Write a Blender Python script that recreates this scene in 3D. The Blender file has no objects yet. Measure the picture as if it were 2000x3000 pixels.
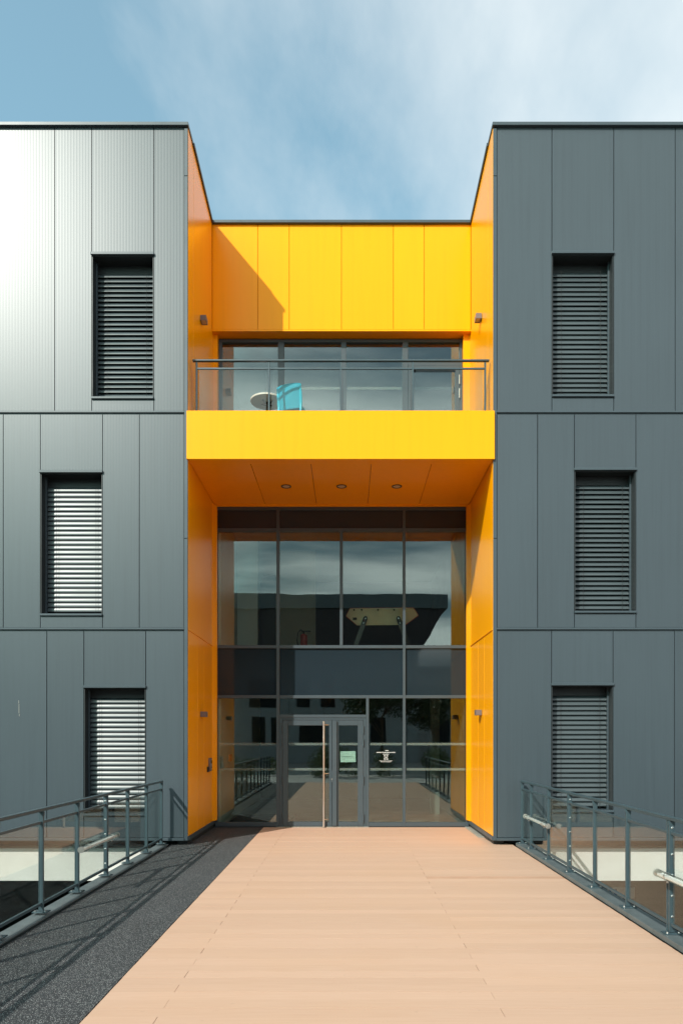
import bpy, bmesh, math, random
from mathutils import Vector, Matrix
R = math.radians
SC = bpy.context.scene
COL = SC.collection
random.seed(7)

# ------------------------------------------------------------------ camera
cd = bpy.data.cameras.new('camera'); cam = bpy.data.objects.new('camera', cd); COL.objects.link(cam)
cam.location = (0, 0, 1.75); cam.rotation_euler = (R(90), 0, 0)
cd.sensor_fit = 'HORIZONTAL'; cd.sensor_width = 36; cd.lens = 36
cd.shift_x = -0.009; cd.shift_y = 0.331
cd.clip_start = 0.05; cd.clip_end = 2000
SC.camera = cam
SC.render.resolution_x = 682; SC.render.resolution_y = 1024

# ------------------------------------------------------------------ light
SUN = Vector((-.4594, -.6626, .5916)).normalized()          # towards the sun
elev = math.asin(SUN.z)
sl = bpy.data.lights.new('sun', 'SUN'); sl.energy = 4.2; sl.angle = R(0.53); sl.color = (1, .955, .88)
so = bpy.data.objects.new('sun', sl); COL.objects.link(so)
so.rotation_euler = (-SUN).to_track_quat('-Z', 'Y').to_euler(); so.location = (-20, -30, 30)
W = bpy.data.worlds.new('World'); SC.world = W; W.use_nodes = True
nt = W.node_tree; nt.nodes.clear()
def N(t, **k):
    n = nt.nodes.new(t)
    for a, b in k.items(): setattr(n, a, b)
    return n
def L(a, b): nt.links.new(a, b)
out = N('ShaderNodeOutputWorld'); bg = N('ShaderNodeBackground'); bg.inputs[1].default_value = 0.13
sky = N('ShaderNodeTexSky', sky_type='NISHITA'); sky.sun_disc = False
sky.sun_elevation = elev; sky.sun_rotation = math.atan2(SUN.x, SUN.y)
sky.air_density = 1.0; sky.dust_density = 1.6; sky.ozone_density = 1.4
def M_(op, a=None, b=None, c=None):
    n = N('ShaderNodeMath', operation=op)
    for i, v in enumerate((a, b, c)):
        if v is None: continue
        if isinstance(v, (int, float)): n.inputs[i].default_value = v
        else: L(v, n.inputs[i])
    return n.outputs[0]
tc = N('ShaderNodeTexCoord'); sp = N('ShaderNodeSeparateXYZ'); L(tc.outputs['Generated'], sp.inputs[0])
den = M_('ADD', M_('ABSOLUTE', sp.outputs[2]), 0.22)
cx = M_('DIVIDE', sp.outputs[0], den); cy = M_('DIVIDE', sp.outputs[1], den)
cb = N('ShaderNodeCombineXYZ'); L(cx, cb.inputs[0]); L(cy, cb.inputs[1])
mp = N('ShaderNodeMapping'); mp.inputs['Rotation'].default_value = (0, 0, R(-28)); mp.inputs['Scale'].default_value = (1.0, .42, 1)
mp.inputs['Location'].default_value = (3.1, 1.7, 0)
L(cb.outputs[0], mp.inputs[0])
n1 = N('ShaderNodeTexNoise'); n1.inputs['Scale'].default_value = 1.5; n1.inputs['Detail'].default_value = 7; n1.inputs['Roughness'].default_value = .58; n1.inputs['Distortion'].default_value = .35
L(mp.outputs[0], n1.inputs['Vector'])
# a thin veil everywhere, thicker towards the east (+X) and behind the viewer
side = M_('MULTIPLY', M_('ADD', cx, .12), 1.6)
back = M_('MULTIPLY', M_('MAXIMUM', M_('MULTIPLY', sp.outputs[1], -1.0), 0.0), .9)
dsum = M_('ADD', M_('ADD', M_('MULTIPLY', M_('ADD', n1.outputs['Fac'], -.38), 2.1), side), back)
cl = N('ShaderNodeClamp'); L(dsum, cl.inputs[0]); cl.inputs[1].default_value = .17; cl.inputs[2].default_value = .88
n2 = N('ShaderNodeTexNoise'); n2.inputs['Scale'].default_value = .9; n2.inputs['Detail'].default_value = 5; n2.inputs['Roughness'].default_value = .5
mp2 = N('ShaderNodeMapping'); mp2.inputs['Scale'].default_value = (1.1, 3.2, 1); mp2.inputs['Location'].default_value = (.6, .4, 0)
L(cb.outputs[0], mp2.inputs[0]); L(mp2.outputs[0], n2.inputs['Vector'])
cr = N('ShaderNodeValToRGB'); cr.color_ramp.elements[0].position = .36; cr.color_ramp.elements[0].color = (.26, .33, .40, 1)
cr.color_ramp.elements[1].position = .60; cr.color_ramp.elements[1].color = (1.55, 1.60, 1.55, 1)
L(n2.outputs['Fac'], cr.inputs[0])
# thick (grey-bellied) cloud only where the veil is deep, behind the viewer
thick = N('ShaderNodeMix', data_type='RGBA'); L(M_('MINIMUM', M_('MULTIPLY', back, 1.6), 1.0), thick.inputs[0])
thick.inputs[6].default_value = (.93, 1.0, 1.02, 1); L(cr.outputs[0], thick.inputs[7])
sc_ = N('ShaderNodeVectorMath', operation='SCALE'); L(thick.outputs[2], sc_.inputs[0]); sc_.inputs[3].default_value = 6.3
tint = N('ShaderNodeMix', data_type='RGBA', blend_type='MULTIPLY'); tint.inputs[0].default_value = 1
L(sky.outputs[0], tint.inputs[6]); tint.inputs[7].default_value = (.88, 1.66, 1.42, 1)
mx = N('ShaderNodeMix', data_type='RGBA'); L(cl.outputs[0], mx.inputs[0]); L(tint.outputs[2], mx.inputs[6]); L(sc_.outputs[0], mx.inputs[7])
L(mx.outputs[2], bg.inputs[0]); L(bg.outputs[0], out.inputs[0])

SC.render.engine = 'CYCLES'
SC.view_settings.view_transform = 'Standard'; SC.view_settings.look = 'None'
SC.view_settings.exposure = 0.34; SC.view_settings.gamma = 1; SC.view_settings.use_curve_mapping = False
SC.cycles.max_bounces = 10; SC.cycles.transparent_max_bounces = 16; SC.cycles.caustics_reflective = False

# ------------------------------------------------------------------ materials
class G:                                        # tiny node graph helper
    def __init__(s, name):
        s.m = bpy.data.materials.new(name); s.m.use_nodes = True; s.t = s.m.node_tree
        s.b = s.t.nodes['Principled BSDF']; s.o = s.t.nodes['Material Output']
    def n(s, t, **k):
        x = s.t.nodes.new(t)
        for a, b in k.items(): setattr(x, a, b)
        return x
    def l(s, a, b): s.t.links.new(a, b)
    def math(s, op, a, b=None):
        x = s.n('ShaderNodeMath', operation=op)
        for i, v in enumerate((a, b)):
            if v is None: continue
            if isinstance(v, (int, float)): x.inputs[i].default_value = v
            else: s.l(v, x.inputs[i])
        return x.outputs[0]
    def coord(s, scale=(1, 1, 1), obj=False):
        t = s.n('ShaderNodeTexCoord') if obj else s.n('ShaderNodeNewGeometry')
        mpn = s.n('ShaderNodeMapping'); mpn.inputs['Scale'].default_value = scale
        s.l(t.outputs['Object'] if obj else t.outputs['Position'], mpn.inputs[0]); return mpn.outputs[0]
    def noise(s, vec, scale, detail=4, rough=.55):
        x = s.n('ShaderNodeTexNoise'); x.inputs['Scale'].default_value = scale; x.inputs['Detail'].default_value = detail
        x.inputs['Roughness'].default_value = rough; s.l(vec, x.inputs['Vector']); return x.outputs['Fac']
    def ramp(s, f, p0, c0, p1, c1):
        x = s.n('ShaderNodeValToRGB'); e = x.color_ramp.elements
        e[0].position = p0; e[0].color = (*c0, 1); e[1].position = p1; e[1].color = (*c1, 1); s.l(f, x.inputs[0]); return x.outputs[0]
    def mix(s, f, a, b, blend='MIX'):
        x = s.n('ShaderNodeMix', data_type='RGBA', blend_type=blend)
        for i, v in ((0, f), (6, a), (7, b)):
            if isinstance(v, (int, float)): x.inputs[i].default_value = v
            elif isinstance(v, tuple): x.inputs[i].default_value = (*v, 1)
            else: s.l(v, x.inputs[i])
        return x.outputs[2]
    def bump(s, h, strength, dist=.01):
        x = s.n('ShaderNodeBump'); x.inputs['Strength'].default_value = strength; x.inputs['Distance'].default_value = dist
        s.l(h, x.inputs['Height']); s.l(x.outputs[0], s.b.inputs['Normal'])
def paint(name, col, rough=.4, var=.06, spec=.5, metal=0, scale=1.2, streak=0, coat=0):
    g = G(name); v = g.coord(); f = g.noise(v, scale, 5)
    lo = tuple(c*(1-var) for c in col); hi = tuple(min(1, c*(1+var)) for c in col)
    c = g.ramp(f, .3, lo, .7, hi)
    if streak:
        f2 = g.noise(g.coord((9, 9, .35)), 1.6, 4); d = g.ramp(f2, .45, (1, 1, 1), .75, (1-streak,)*3); c = g.mix(1.0, c, d, 'MULTIPLY')
    g.l(c, g.b.inputs['Base Color']); b = g.b.inputs
    r = g.ramp(g.noise(v, scale*2.3, 4), .3, (rough*.88,)*3, .7, (min(1, rough*1.14),)*3); g.l(r, b['Roughness'])
    b['Specular IOR Level'].default_value = spec; b['Metallic'].default_value = metal
    if coat: b['Coat Weight'].default_value = coat; b['Coat Roughness'].default_value = .18
    return g
GREY = (.048, .065, .077)
M = {}
g = paint('anthracite_cladding', GREY, .40, .03, .56, 0, .5, .10); M['clad'] = g.m; oi = g.n('ShaderNodeObjectInfo'); g.l(g.mix(1.0, g.b.inputs['Base Color'].links[0].from_socket, g.ramp(oi.outputs['Random'], 0, (.94,)*3, 1, (1.05,)*3), 'MULTIPLY'), g.b.inputs['Base Color']); g.t.links.remove(g.b.inputs['Roughness'].links[0]); g.b.inputs['Roughness'].default_value = .38
M['trim'] = paint('anthracite_trim', (.052, .070, .082), .38, .05, .42).m
M['rail'] = paint('blue_grey_rail_paint', (.040, .066, .078), .38, .06, .5, 0, 3).m
M['slat'] = paint('blind_slat_paint', (.046, .061, .067), .36, .04, .80).m
M['deep'] = paint('dark_reveal_metal', (.018, .022, .024), .5, .08).m
M['black'] = paint('black_rubber_seal', (.008, .008, .008), .6).m
g = paint('yellow_panel', (.94, .360, .0006), .26, .015, .24, 0, .4, .045); M['yel'] = g.m; oi = g.n('ShaderNodeObjectInfo'); g.l(g.mix(1.0, g.b.inputs['Base Color'].links[0].from_socket, g.ramp(oi.outputs['Random'], 0, (.965,)*3, 1, (1.01,)*3), 'MULTIPLY'), g.b.inputs['Base Color']); g.t.links.remove(g.b.inputs['Roughness'].links[0]); g.b.inputs['Roughness'].default_value = .24
M['yelf'] = M['yel']
M['steel'] = paint('galvanised_edge_steel', (.120, .142, .148), .42, .16, .5, .25, 4, .12).m
M['plate'] = paint('light_steel_plate', (.36, .35, .31), .45, .12, .4, .2, 3).m
M['bolt'] = paint('zinc_bolt', (.75, .75, .73), .25, .05, .5, .9).m
M['lampbox'] = paint('wall_lamp_grey', (.15, .12, .12), .45, .05).m
M['lens'] = paint('frosted_lamp_lens', (.55, .42, .30), .3, .05).m
M['hand'] = paint('brushed_stainless', (.80, .77, .74), .34, .04, .5, 1).m
M['cyan'] = paint('turquoise_plastic', (.015, .56, .74), .35, .03, .5, 0, 2).m
M['white'] = paint('white_laminate', (.80, .79, .76), .4, .03).m
M['tabled'] = paint('beige_table_underside', (.60, .55, .46), .5, .05).m
M['letter'] = paint('white_vinyl', (.80, .81, .80), .5, .02).m
g = G('frosted_film'); tr = g.n('ShaderNodeBsdfTransparent'); df = g.n('ShaderNodeBsdfDiffuse'); df.inputs[0].default_value = (.62, .78, .70, 1); ms = g.n('ShaderNodeMixShader'); ms.inputs[0].default_value = .075
g.l(tr.outputs[0], ms.inputs[1]); g.l(df.outputs[0], ms.inputs[2]); g.l(ms.outputs[0], g.o.inputs[0]); M['film'] = g.m
M['paper'] = paint('pale_paper', (.72, .86, .80), .6, .03).m
M['ink'] = paint('grey_print', (.22, .28, .26), .6, .03).m
M['red'] = paint('red_enamel', (.45, .03, .02), .35, .05).m
M['orange'] = paint('orange_box', (.75, .10, .02), .5).m
M['blue'] = paint('sign_blue', (.02, .12, .45), .4).m
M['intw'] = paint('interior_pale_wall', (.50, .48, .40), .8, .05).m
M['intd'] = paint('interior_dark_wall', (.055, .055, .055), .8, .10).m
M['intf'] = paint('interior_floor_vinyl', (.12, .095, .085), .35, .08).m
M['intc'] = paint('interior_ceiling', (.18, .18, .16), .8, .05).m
M['matg'] = paint('entrance_mat_fibre', (.030, .026, .024), .9, .2, .2, 0, 30).m
# concrete beam
g = G('pale_render_beam'); v = g.coord((1, 1, 1)); f = g.noise(v, 1.6, 8, .62)
g.l(g.mix(g.noise(g.coord((1, 1, .3)), 4, 5), g.ramp(f, .3, (.54, .53, .50), .72, (.72, .71, .69)), (.62, .60, .55)), g.b.inputs['Base Color'])
g.b.inputs['Roughness'].default_value = .85; g.bump(g.noise(v, 30, 4), .25, .004); M['beam'] = g.m
# wood-composite boards
g = G('composite_deck_board'); oi = g.n('ShaderNodeObjectInfo'); v = g.coord((1.2, 22, 1))
f = g.noise(v, 2.2, 6, .6); c = g.ramp(f, .3, (.503, .320, .228), .7, (.535, .350, .254))
tone = g.ramp(oi.outputs['Random'], 0, (.955, .95, .945), 1, (1.03, 1.03, 1.035)); c = g.mix(1, c, tone, 'MULTIPLY')
c = g.mix(g.ramp(g.noise(g.coord((.55, .8, 1)), 1.1, 5), .46, (0, 0, 0), .75, (.30,)*3), c, (.52, .31, .19))
c = g.mix(g.ramp(g.noise(g.coord((3, 3, 1)), 5, 3), .68, (0, 0, 0), .74, (.25,)*3), c, (.36, .25, .18))
g.l(c, g.b.inputs['Base Color']); g.b.inputs['Roughness'].default_value = .62; g.b.inputs['Specular IOR Level'].default_value = .3
w = g.n('ShaderNodeTexWave', wave_type='BANDS', bands_direction='Y'); w.inputs['Scale'].default_value = 26; w.inputs['Distortion'].default_value = .3
g.l(g.coord(), w.inputs['Vector']); M['deck'] = g.m
g = paint('darker_deck_board', (.475, .285, .195), .6, .08, .3, 0, 3); M['deckd'] = g.m
# rubber granulate
g = G('rubber_granulate'); vo = g.n('ShaderNodeTexVoronoi'); vo.inputs['Scale'].default_value = 185; g.l(g.coord((1, 1, 0)), vo.inputs['Vector'])
wn = g.n('ShaderNodeSeparateColor'); g.l(vo.outputs['Color'], wn.inputs[0])
chip = g.ramp(wn.outputs[0], .74, (0, 0, 0), .80, (1, 1, 1)); near = g.ramp(vo.outputs['Distance'], .30, (1, 1, 1), .50, (0, 0, 0))
mask = g.mix(1, chip, near, 'MULTIPLY')
base = g.ramp(g.noise(g.coord(), 1.3, 5), .3, (.022, .023, .025), .7, (.036, .037, .040))
base = g.mix(g.ramp(wn.outputs[1], .55, (0,)*3, .9, (.6,)*3), base, (.075, .078, .082))
g.l(g.mix(mask, base, (.46, .46, .45)), g.b.inputs['Base Color']); g.b.inputs['Roughness'].default_value = .85; g.b.inputs['Specular IOR Level'].default_value = .25
g.bump(vo.outputs['Distance'], .5, .004); M['rubber'] = g.m
# asphalt, paving, foliage
M['asph'] = paint('asphalt', (.05, .05, .052), .9, .25, .3, 0, 8).m
M['pave'] = paint('concrete_paving', (.33, .32, .30), .8, .15, .3, 0, 4).m
def leafmat(name, lo, hi):
    g = G(name); f = g.noise(g.coord(), 3.5, 4); g.l(g.ramp(f, .3, lo, .7, hi), g.b.inputs['Base Color']); g.b.inputs['Roughness'].default_value = .55
    g.b.inputs['Subsurface Weight'].default_value = 0; return g.m
M['leaf'] = leafmat('green_leaves', (.05, .085, .015), (.11, .15, .03)); M['leafd'] = leafmat('dark_leaves', (.025, .045, .012), (.06, .085, .02))
M['bark'] = paint('bark', (.10, .07, .05), .9, .25, .2, 0, 8).m
M['owall'] = paint('far_render_wall', (.34, .35, .35), .75, .06, .4, 0, .5, .05).m
M['oroof'] = paint('far_roof_fascia', (.13, .145, .15), .6, .05).m
M['owin'] = paint('far_window_glass', (.015, .018, .02), .08, .05).m
M['oplum'] = paint('far_soffit', (.05, .035, .035), .6, .05).m
# glass: thin pane, Schlick mix of mirror and tinted transparency
def glassmat(name, base, tintc, rough=0.0, wob=0.0):
    g = G(name); g.t.nodes.remove(g.b)
    lw = g.n('ShaderNodeLayerWeight'); lw.inputs[0].default_value = .5
    f = g.math('ADD', g.math('MULTIPLY', g.math('POWER', lw.outputs['Facing'], 5), 1-base), base)
    tr = g.n('ShaderNodeBsdfTransparent'); tr.inputs[0].default_value = (*tintc, 1)
    gl = g.n('ShaderNodeBsdfGlossy'); gl.inputs['Roughness'].default_value = rough; gl.inputs[0].default_value = (.93, 1, .985, 1)
    if wob:
        bp = g.n('ShaderNodeBump'); bp.inputs['Strength'].default_value = wob; bp.inputs['Distance'].default_value = .004
        g.l(g.noise(g.coord((1, 1, .6)), 1.4, 1), bp.inputs['Height']); g.l(bp.outputs[0], gl.inputs['Normal'])
    mxs = g.n('ShaderNodeMixShader'); g.l(f, mxs.inputs[0]); g.l(tr.outputs[0], mxs.inputs[1]); g.l(gl.outputs[0], mxs.inputs[2])
    g.l(mxs.outputs[0], g.o.inputs[0]); return g.m
M['glass'] = glassmat('curtain_wall_glass', .122, (.80, .87, .84), 0, .35)
M['glassu'] = glassmat('upper_window_glass', .17, (.70, .77, .76), 0, .35)
M['glassr'] = glassmat('railing_glass', .042, (.90, .92, .91))
M['acryl'] = glassmat('clear_tube', .06, (.96, .96, .95), .02)
g = G('spandrel_glass'); g.b.inputs['Base Color'].default_value = (.016, .026, .034, 1); g.b.inputs['Roughness'].default_value = .04
g.b.inputs['Specular IOR Level'].default_value = .42; g.bump(g.noise(g.coord(), 1.4, 1), .02, .004); M['span'] = g.m

# ------------------------------------------------------------------ mesh helpers
def B(): return bmesh.new()
def box(bm, x0, x1, y0, y1, z0, z1, bev=0):
    vs = [bm.verts.new(p) for p in ((x0,y0,z0),(x1,y0,z0),(x1,y1,z0),(x0,y1,z0),(x0,y0,z1),(x1,y0,z1),(x1,y1,z1),(x0,y1,z1))]
    fs = [bm.faces.new([vs[i] for i in q]) for q in ((3,2,1,0),(4,5,6,7),(0,1,5,4),(1,2,6,5),(2,3,7,6),(3,0,4,7))]
    if bev:
        es = list({e for f in fs for e in f.edges}); bmesh.ops.bevel(bm, geom=es, offset=bev, segments=1, affect='EDGES', profile=.7)
    return vs
def tube(bm, p0, p1, r0, r1=None, seg=10, caps=True):
    r1 = r0 if r1 is None else r1; p0 = Vector(p0); p1 = Vector(p1); d = (p1-p0)
    q = d.to_track_quat('Z', 'Y').to_matrix().to_4x4(); q.translation = (p0+p1)/2
    bmesh.ops.create_cone(bm, cap_ends=caps, segments=seg, radius1=r0, radius2=r1, depth=d.length, matrix=q)
def path(bm, pts, r, seg=8):
    for a, b in zip(pts, pts[1:]): tube(bm, a, b, r, seg=seg)
    for p in pts[1:-1]: bmesh.ops.create_uvsphere(bm, u_segments=seg, v_segments=5, radius=r, matrix=Matrix.Translation(p))
def ball(bm, p, r, s=(1, 1, 1), u=12, v=8):
    bmesh.ops.create_uvsphere(bm, u_segments=u, v_segments=v, radius=r, matrix=Matrix.Translation(p) @ Matrix.Diagonal((*s, 1)))
def prism(bm, poly, d):                        # extrude polygon (list of 3D points) by vector d
    a = [bm.verts.new(p) for p in poly]; b = [bm.verts.new(Vector(p)+Vector(d)) for p in poly]; n = len(a)
    bm.faces.new(a); bm.faces.new(b[::-1])
    for i in range(n): bm.faces.new((a[i], b[i], b[(i+1) % n], a[(i+1) % n]))
def obj(name, bm, mat, parent=None, smooth=False, kind=None, label=None):
    bmesh.ops.recalc_face_normals(bm, faces=bm.faces[:])
    me = bpy.data.meshes.new(name); bm.to_mesh(me); bm.free()
    if smooth:
        for p in me.polygons: p.use_smooth = True
        me.set_sharp_from_angle(angle=R(40))
    me.materials.append(M[mat] if isinstance(mat, str) else mat)
    o = bpy.data.objects.new(name, me); COL.objects.link(o)
    if parent: o.parent = parent; o.matrix_parent_inverse = Matrix.Translation(-Vector(parent.location)) if parent.type == 'EMPTY' and parent.parent is None else Matrix()
    if kind: o['kind'] = kind
    if label: o['label'] = label
    return o
def thing(name, label, cat, loc=(0, 0, 0), group=None):
    o = bpy.data.objects.new(name, None); COL.objects.link(o); o.location = loc; o.empty_display_size = .3
    o['label'] = label; o['category'] = cat
    if group: o['group'] = group
    return o
def tag(o, label, cat, group=None):
    o['label'] = label; o['category'] = cat
    if group: o['group'] = group
    return o
def bx(name, mat, parent, *d, bev=0, **k):
    bm = B(); box(bm, *d, bev=bev); return obj(name, bm, mat, parent, **k)
def copyof(o, parent, loc):
    c = o.copy(); COL.objects.link(c); c.parent = parent; c.location = loc; return c
HX = lambda px, Y: (px-1018)*Y/2000            # measured on the photograph, turned into metres at depth Y
HZ = lambda py, Y: 1.75+(2162-py)*Y/2000

YF, YB, YG = 11.11, 13.07, 13.37               # cladding front, yellow wall, curtain wall
XL, XR = -2.594, 2.361                         # recess side walls

# ------------------------------------------------------------------ setting: ground, bridge deck
bx('ground', 'asph', None, -300, 300, 0.0, 500, -3.5, -3.2, kind='structure')
bx('terrace', 'pave', None, -300, 300, -300, -0.05, -3.5, -0.03, kind='structure')
o = bx('bridge_slab', 'deep', None, -3.03, 2.86, -0.04, 13.3, -.38, -.045, kind='structure')
deck = bx('deck', 'black', None, -1.64, 2.70, -0.04, 13.36, -.044, -.026, kind='structure')
pitch = .1395; y = 13.345; row = 0; protos = {}
def board(x0, x1, mat='deck'):
    k = (x0, x1, mat)
    if k not in protos:
        bm = B(); w = x1-x0-.003; box(bm, -w/2, w/2, -.0690, .0690, -.022, 0)
        o = obj('board', bm, mat, deck); protos[k] = o; return o
    p = protos[k]; c = p.copy(); COL.objects.link(c); return c
while y > 0.1:
    j = -1.19 if row % 2 else .985
    for a, b in ((-1.64, j), (j, 2.70)):
        mat = 'deckd' if (row == 34 and b > 2) else 'deck'
        o = board(a, b, mat); o.location = ((a+b)/2+random.uniform(-.0012, .0012), y-pitch/2, random.uniform(-.0012, .0008)); o.rotation_euler = (0, 0, random.uniform(-.0004, .0004))
    y -= pitch; row += 1
o = bx('rubber_path', 'rubber', None, -2.885, -1.65, -.04, 13.36, -.044, -.002, kind='structure')
for s, a, b in ((1, 2.715, 2.90), (-1, -3.07, -2.895)):
    bm = B(); box(bm, a, b, -.04 if s < 0 else 1.6, 11.04, .0 if s > 0 else .012, .05-.02*(s < 0), bev=.003)
    obj('steel_edge', bm, 'steel', None, kind='structure')

# ------------------------------------------------------------------ the building
bld = thing('building', 'three storey office building with grey ribbed cladding and a bright yellow recessed entrance', 'building', (0, 13.4, 0))
def ribbed(x0, x1, z0, z1, per=.0242, A=.00024):
    bm = B(); n = max(8, int(round((x1-x0)/per))*6); w = x1-x0
    lo, hi = [], []
    for i in range(n+1):
        x = x0+w*i/n; t = (i % 6)/6; yy = YF-A*math.cos(2*math.pi*t)
        lo.append(bm.verts.new((x, yy, z0))); hi.append(bm.verts.new((x, yy, z1)))
    for i in range(n):
        f = bm.faces.new((lo[i], lo[i+1], hi[i+1], hi[i])); f.smooth = True
    # returned edges, 28 mm deep
    yb = YF+.028; P = lambda *p: bm.verts.new(p)
    for xa in (x0, x1):
        bm.faces.new((P(xa, YF-A, z0), P(xa, yb, z0), P(xa, yb, z1), P(xa, YF-A, z1)))
    for za in (z0, z1):
        bm.faces.new((P(x0, YF-A, za), P(x1, YF-A, za), P(x1, yb, za), P(x0, yb, za)))
    me = bpy.data.meshes.new('cladding_panel'); bm.normal_update(); bm.to_mesh(me); bm.free(); me.materials.append(M['clad'])
    o = bpy.data.objects.new('cladding_panel', me); COL.objects.link(o); o.parent = bld
    o.matrix_parent_inverse = Matrix.Translation(-bld.location); return o
fx = lambda p: (p-1018)/180.0
fz = lambda p: 1.75+(2162-p)/180.0
Z1, Z2, ZT, Z0 = 3.515, 7.045, 11.69, .125
G_ = .006                                     # half joint
slat_me = None
def window(x0, x1, zt, zb, tilt):
    """window unit: reveal box (part) with lintel, sill, pane, frame, guide rails, slats and cords"""
    bm = B(); t = .012; y0, y1 = YF+.004, YF+.46
    box(bm, x0, x0+t, y0, y1, zb, zt); box(bm, x1-t, x1, y0, y1, zb, zt)
    box(bm, x0+t, x1-t, y0, y1, zt-t, zt); box(bm, x0+t, x1-t, y0+.24, y1, zb, zb+t)
    wn = obj('window', bm, 'deep', bld)
    def sub(name, mat, *d, bev=0):
        bm = B(); box(bm, *d, bev=bev); o = obj(name, bm, mat); o.parent = wn; return o
    sub('lintel', 'trim', x0-.012, x1+.012, YF-.035, YF+.24, zt, zt+.042, bev=.003)
    sub('sill', 'trim', x0-.004, x1+.004, YF-.032, YF+.26, zb-.036, zb-.002, bev=.003)
    gx = (x0+t, x0+t+.022, x1-t-.022, x1-t)
    sub('guide_rail', 'trim', gx[0], gx[1], YF+.15, YF+.185, zb, zt-t); sub('guide_rail', 'trim', gx[2], gx[3], YF+.15, YF+.185, zb, zt-t)
    sub('head_box', 'deep', x0+t, x1-t, YF+.24, YF+.33, zt-.15, zt-t)
    bm = B(); f = .06; ya, yb2 = YF+.36, YF+.42
    box(bm, x0+t, x0+t+f, ya, yb2, zb+t, zt-t); box(bm, x1-t-f, x1-t, ya, yb2, zb+t, zt-t)
    box(bm, x0+t+f, x1-t-f, ya, yb2, zt-t-f, zt-t); box(bm, x0+t+f, x1-t-f, ya, yb2, zb+t, zb+t+f)
    o = obj('frame', bm, 'trim'); o.parent = wn
    sub('pane', 'span', x0+t+f, x1-t-f, YF+.385, YF+.40, zb+t+f, zt-t-f)
    # slats
    xa, xb = gx[1]+.003, gx[2]-.003; P = .0795; ys = YF+.20; a = R(tilt)
    bm = B(); n = 7; wS = .080; ring = []
    for i in range(n):
        u = i/(n-1)-.5; s = u*wS; bow = .0085*(1-(2*u)**2)
        if i == 0: bow += .002
        if i == n-1: bow += .002
        # local: s along chord (top-inner to bottom-outer), bow towards outside/up
        dy = -s*math.sin(a)-bow*math.cos(a); dz = -s*math.cos(a)+bow*math.sin(a)
        ring.append((dy, dz))
    top = [[bm.verts.new((x, r[0], r[1])) for r in ring] for x in (xa, xb)]
    bot = [[bm.verts.new((x, r[0]+.0018, r[1]-.0009)) for r in ring] for x in (xa, xb)]
    for i in range(n-1):
        f1 = bm.faces.new((top[0][i], top[1][i], top[1][i+1], top[0][i+1])); f1.smooth = True
        f2 = bm.faces.new((bot[0][i+1], bot[1][i+1], bot[1][i], bot[0][i])); f2.smooth = True
    bm.faces.new((top[0][0], bot[0][0], bot[1][0], top[1][0])); bm.faces.new((top[0][-1], top[1][-1], bot[1][-1], bot[0][-1]))
    me = bpy.data.meshes.new('slat'); bm.normal_update(); bm.to_mesh(me); bm.free(); me.materials.append(M['slat'])
    z = zt-.20
    while z > zb+.035:
        o = bpy.data.objects.new('slat', me); COL.objects.link(o); o.parent = wn; o.location = (0, ys, z); o.rotation_euler = (random.uniform(-.012, .012), 0, 0); z -= P
    for fr in (.17, .87):
        xc = xa+(xb-xa)*fr; bm = B(); tube(bm, (xc, ys-.045, zb+.01), (xc, ys-.045, zt-.15), .0022, seg=6)
        zz = zt-.24
        while zz > zb+.03:
            ball(bm, (xc, ys-.045, zz), .0042, u=6, v=4); zz -= P
        o = obj('cord', bm, 'black'); o.parent = wn
    return wn
CORE = B()
def corebox(*d): box(CORE, *d)
def storey(z0, z1, joints, win=None):
    """panels between vertical joints; win = (left joint index, lintel z, sill z)"""
    for i, (a, b) in enumerate(zip(joints, joints[1:])):
        if win and i == win[0]:
            ribbed(a+G_, b-G_, win[1]+.045, z1); ribbed(a+G_, b-G_, z0, win[2]-.045)
            window(a+.004, b-.004, win[1], win[2], win[3])
            corebox(a, b, YF+.05, YF+.5, win[1]+.05, z1+.03); corebox(a, b, YF+.05, YF+.5, z0-.03, win[2]-.05)
        else:
            ribbed(a+G_, b-G_, z0, z1); corebox(a, b, YF+.05, YF+.5, z0-.03, z1+.03)
bandh = .03
SL = [(Z2+bandh, ZT, [-8.9, -7.4, -6.38, -5.777, -4.767, -4.164, -3.153, -2.66], (5, fz(748), fz(1163), 28)),
      (Z1+bandh, Z2-bandh, [-8.9, -7.2, -6.2, -5.603, -5.0, -3.989, -3.389, -2.66], (4, fz(1386), fz(1798), 13)),
      (Z0, Z1-bandh, [-8.9, -7.0, -5.9, -4.894, -4.291, -3.285, -2.66], (4, fz(2016), fz(2384), 19))]
SR = [(Z2+bandh, ZT, [2.427, 3.322, 4.328, 5.328, 6.34, 8.9], (1, fz(745), fz(1157), 21)),
      (Z1+bandh, Z2-bandh, [2.427, 3.089, 3.689, 4.689, 5.7, 6.7, 8.9], (2, fz(1379), fz(1790), 30)),
      (Z0, Z1-bandh, [2.427, 3.317, 4.317, 5.317, 6.3, 8.9], (1, fz(2009), fz(2374), 26))]
for st in SL: st[2][:1] = [-24, -22, -20, -18, -16, -14, -12.2, -10.5, -8.9]
SL = [(a, b, j, (w_[0]+8, *w_[1:])) for a, b, j, w_ in SL]
for st in SR: st[2][-1:] = [8.9, 10.5, 12.2, 14, 16, 18, 20, 22, 24]
for st in SL+SR: storey(*st)
corebox(-24, -2.62, YF+.5, 24, -.1, 11.6); corebox(2.39, 24, YF+.5, 24, -.1, 11.6)
corebox(-2.66, -2.62, YF+.03, YF+.5, Z0, 11.6); corebox(2.39, 2.427, YF+.03, YF+.5, Z0, 11.6)
obj('wall_core', CORE, 'deep', bld)
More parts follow.
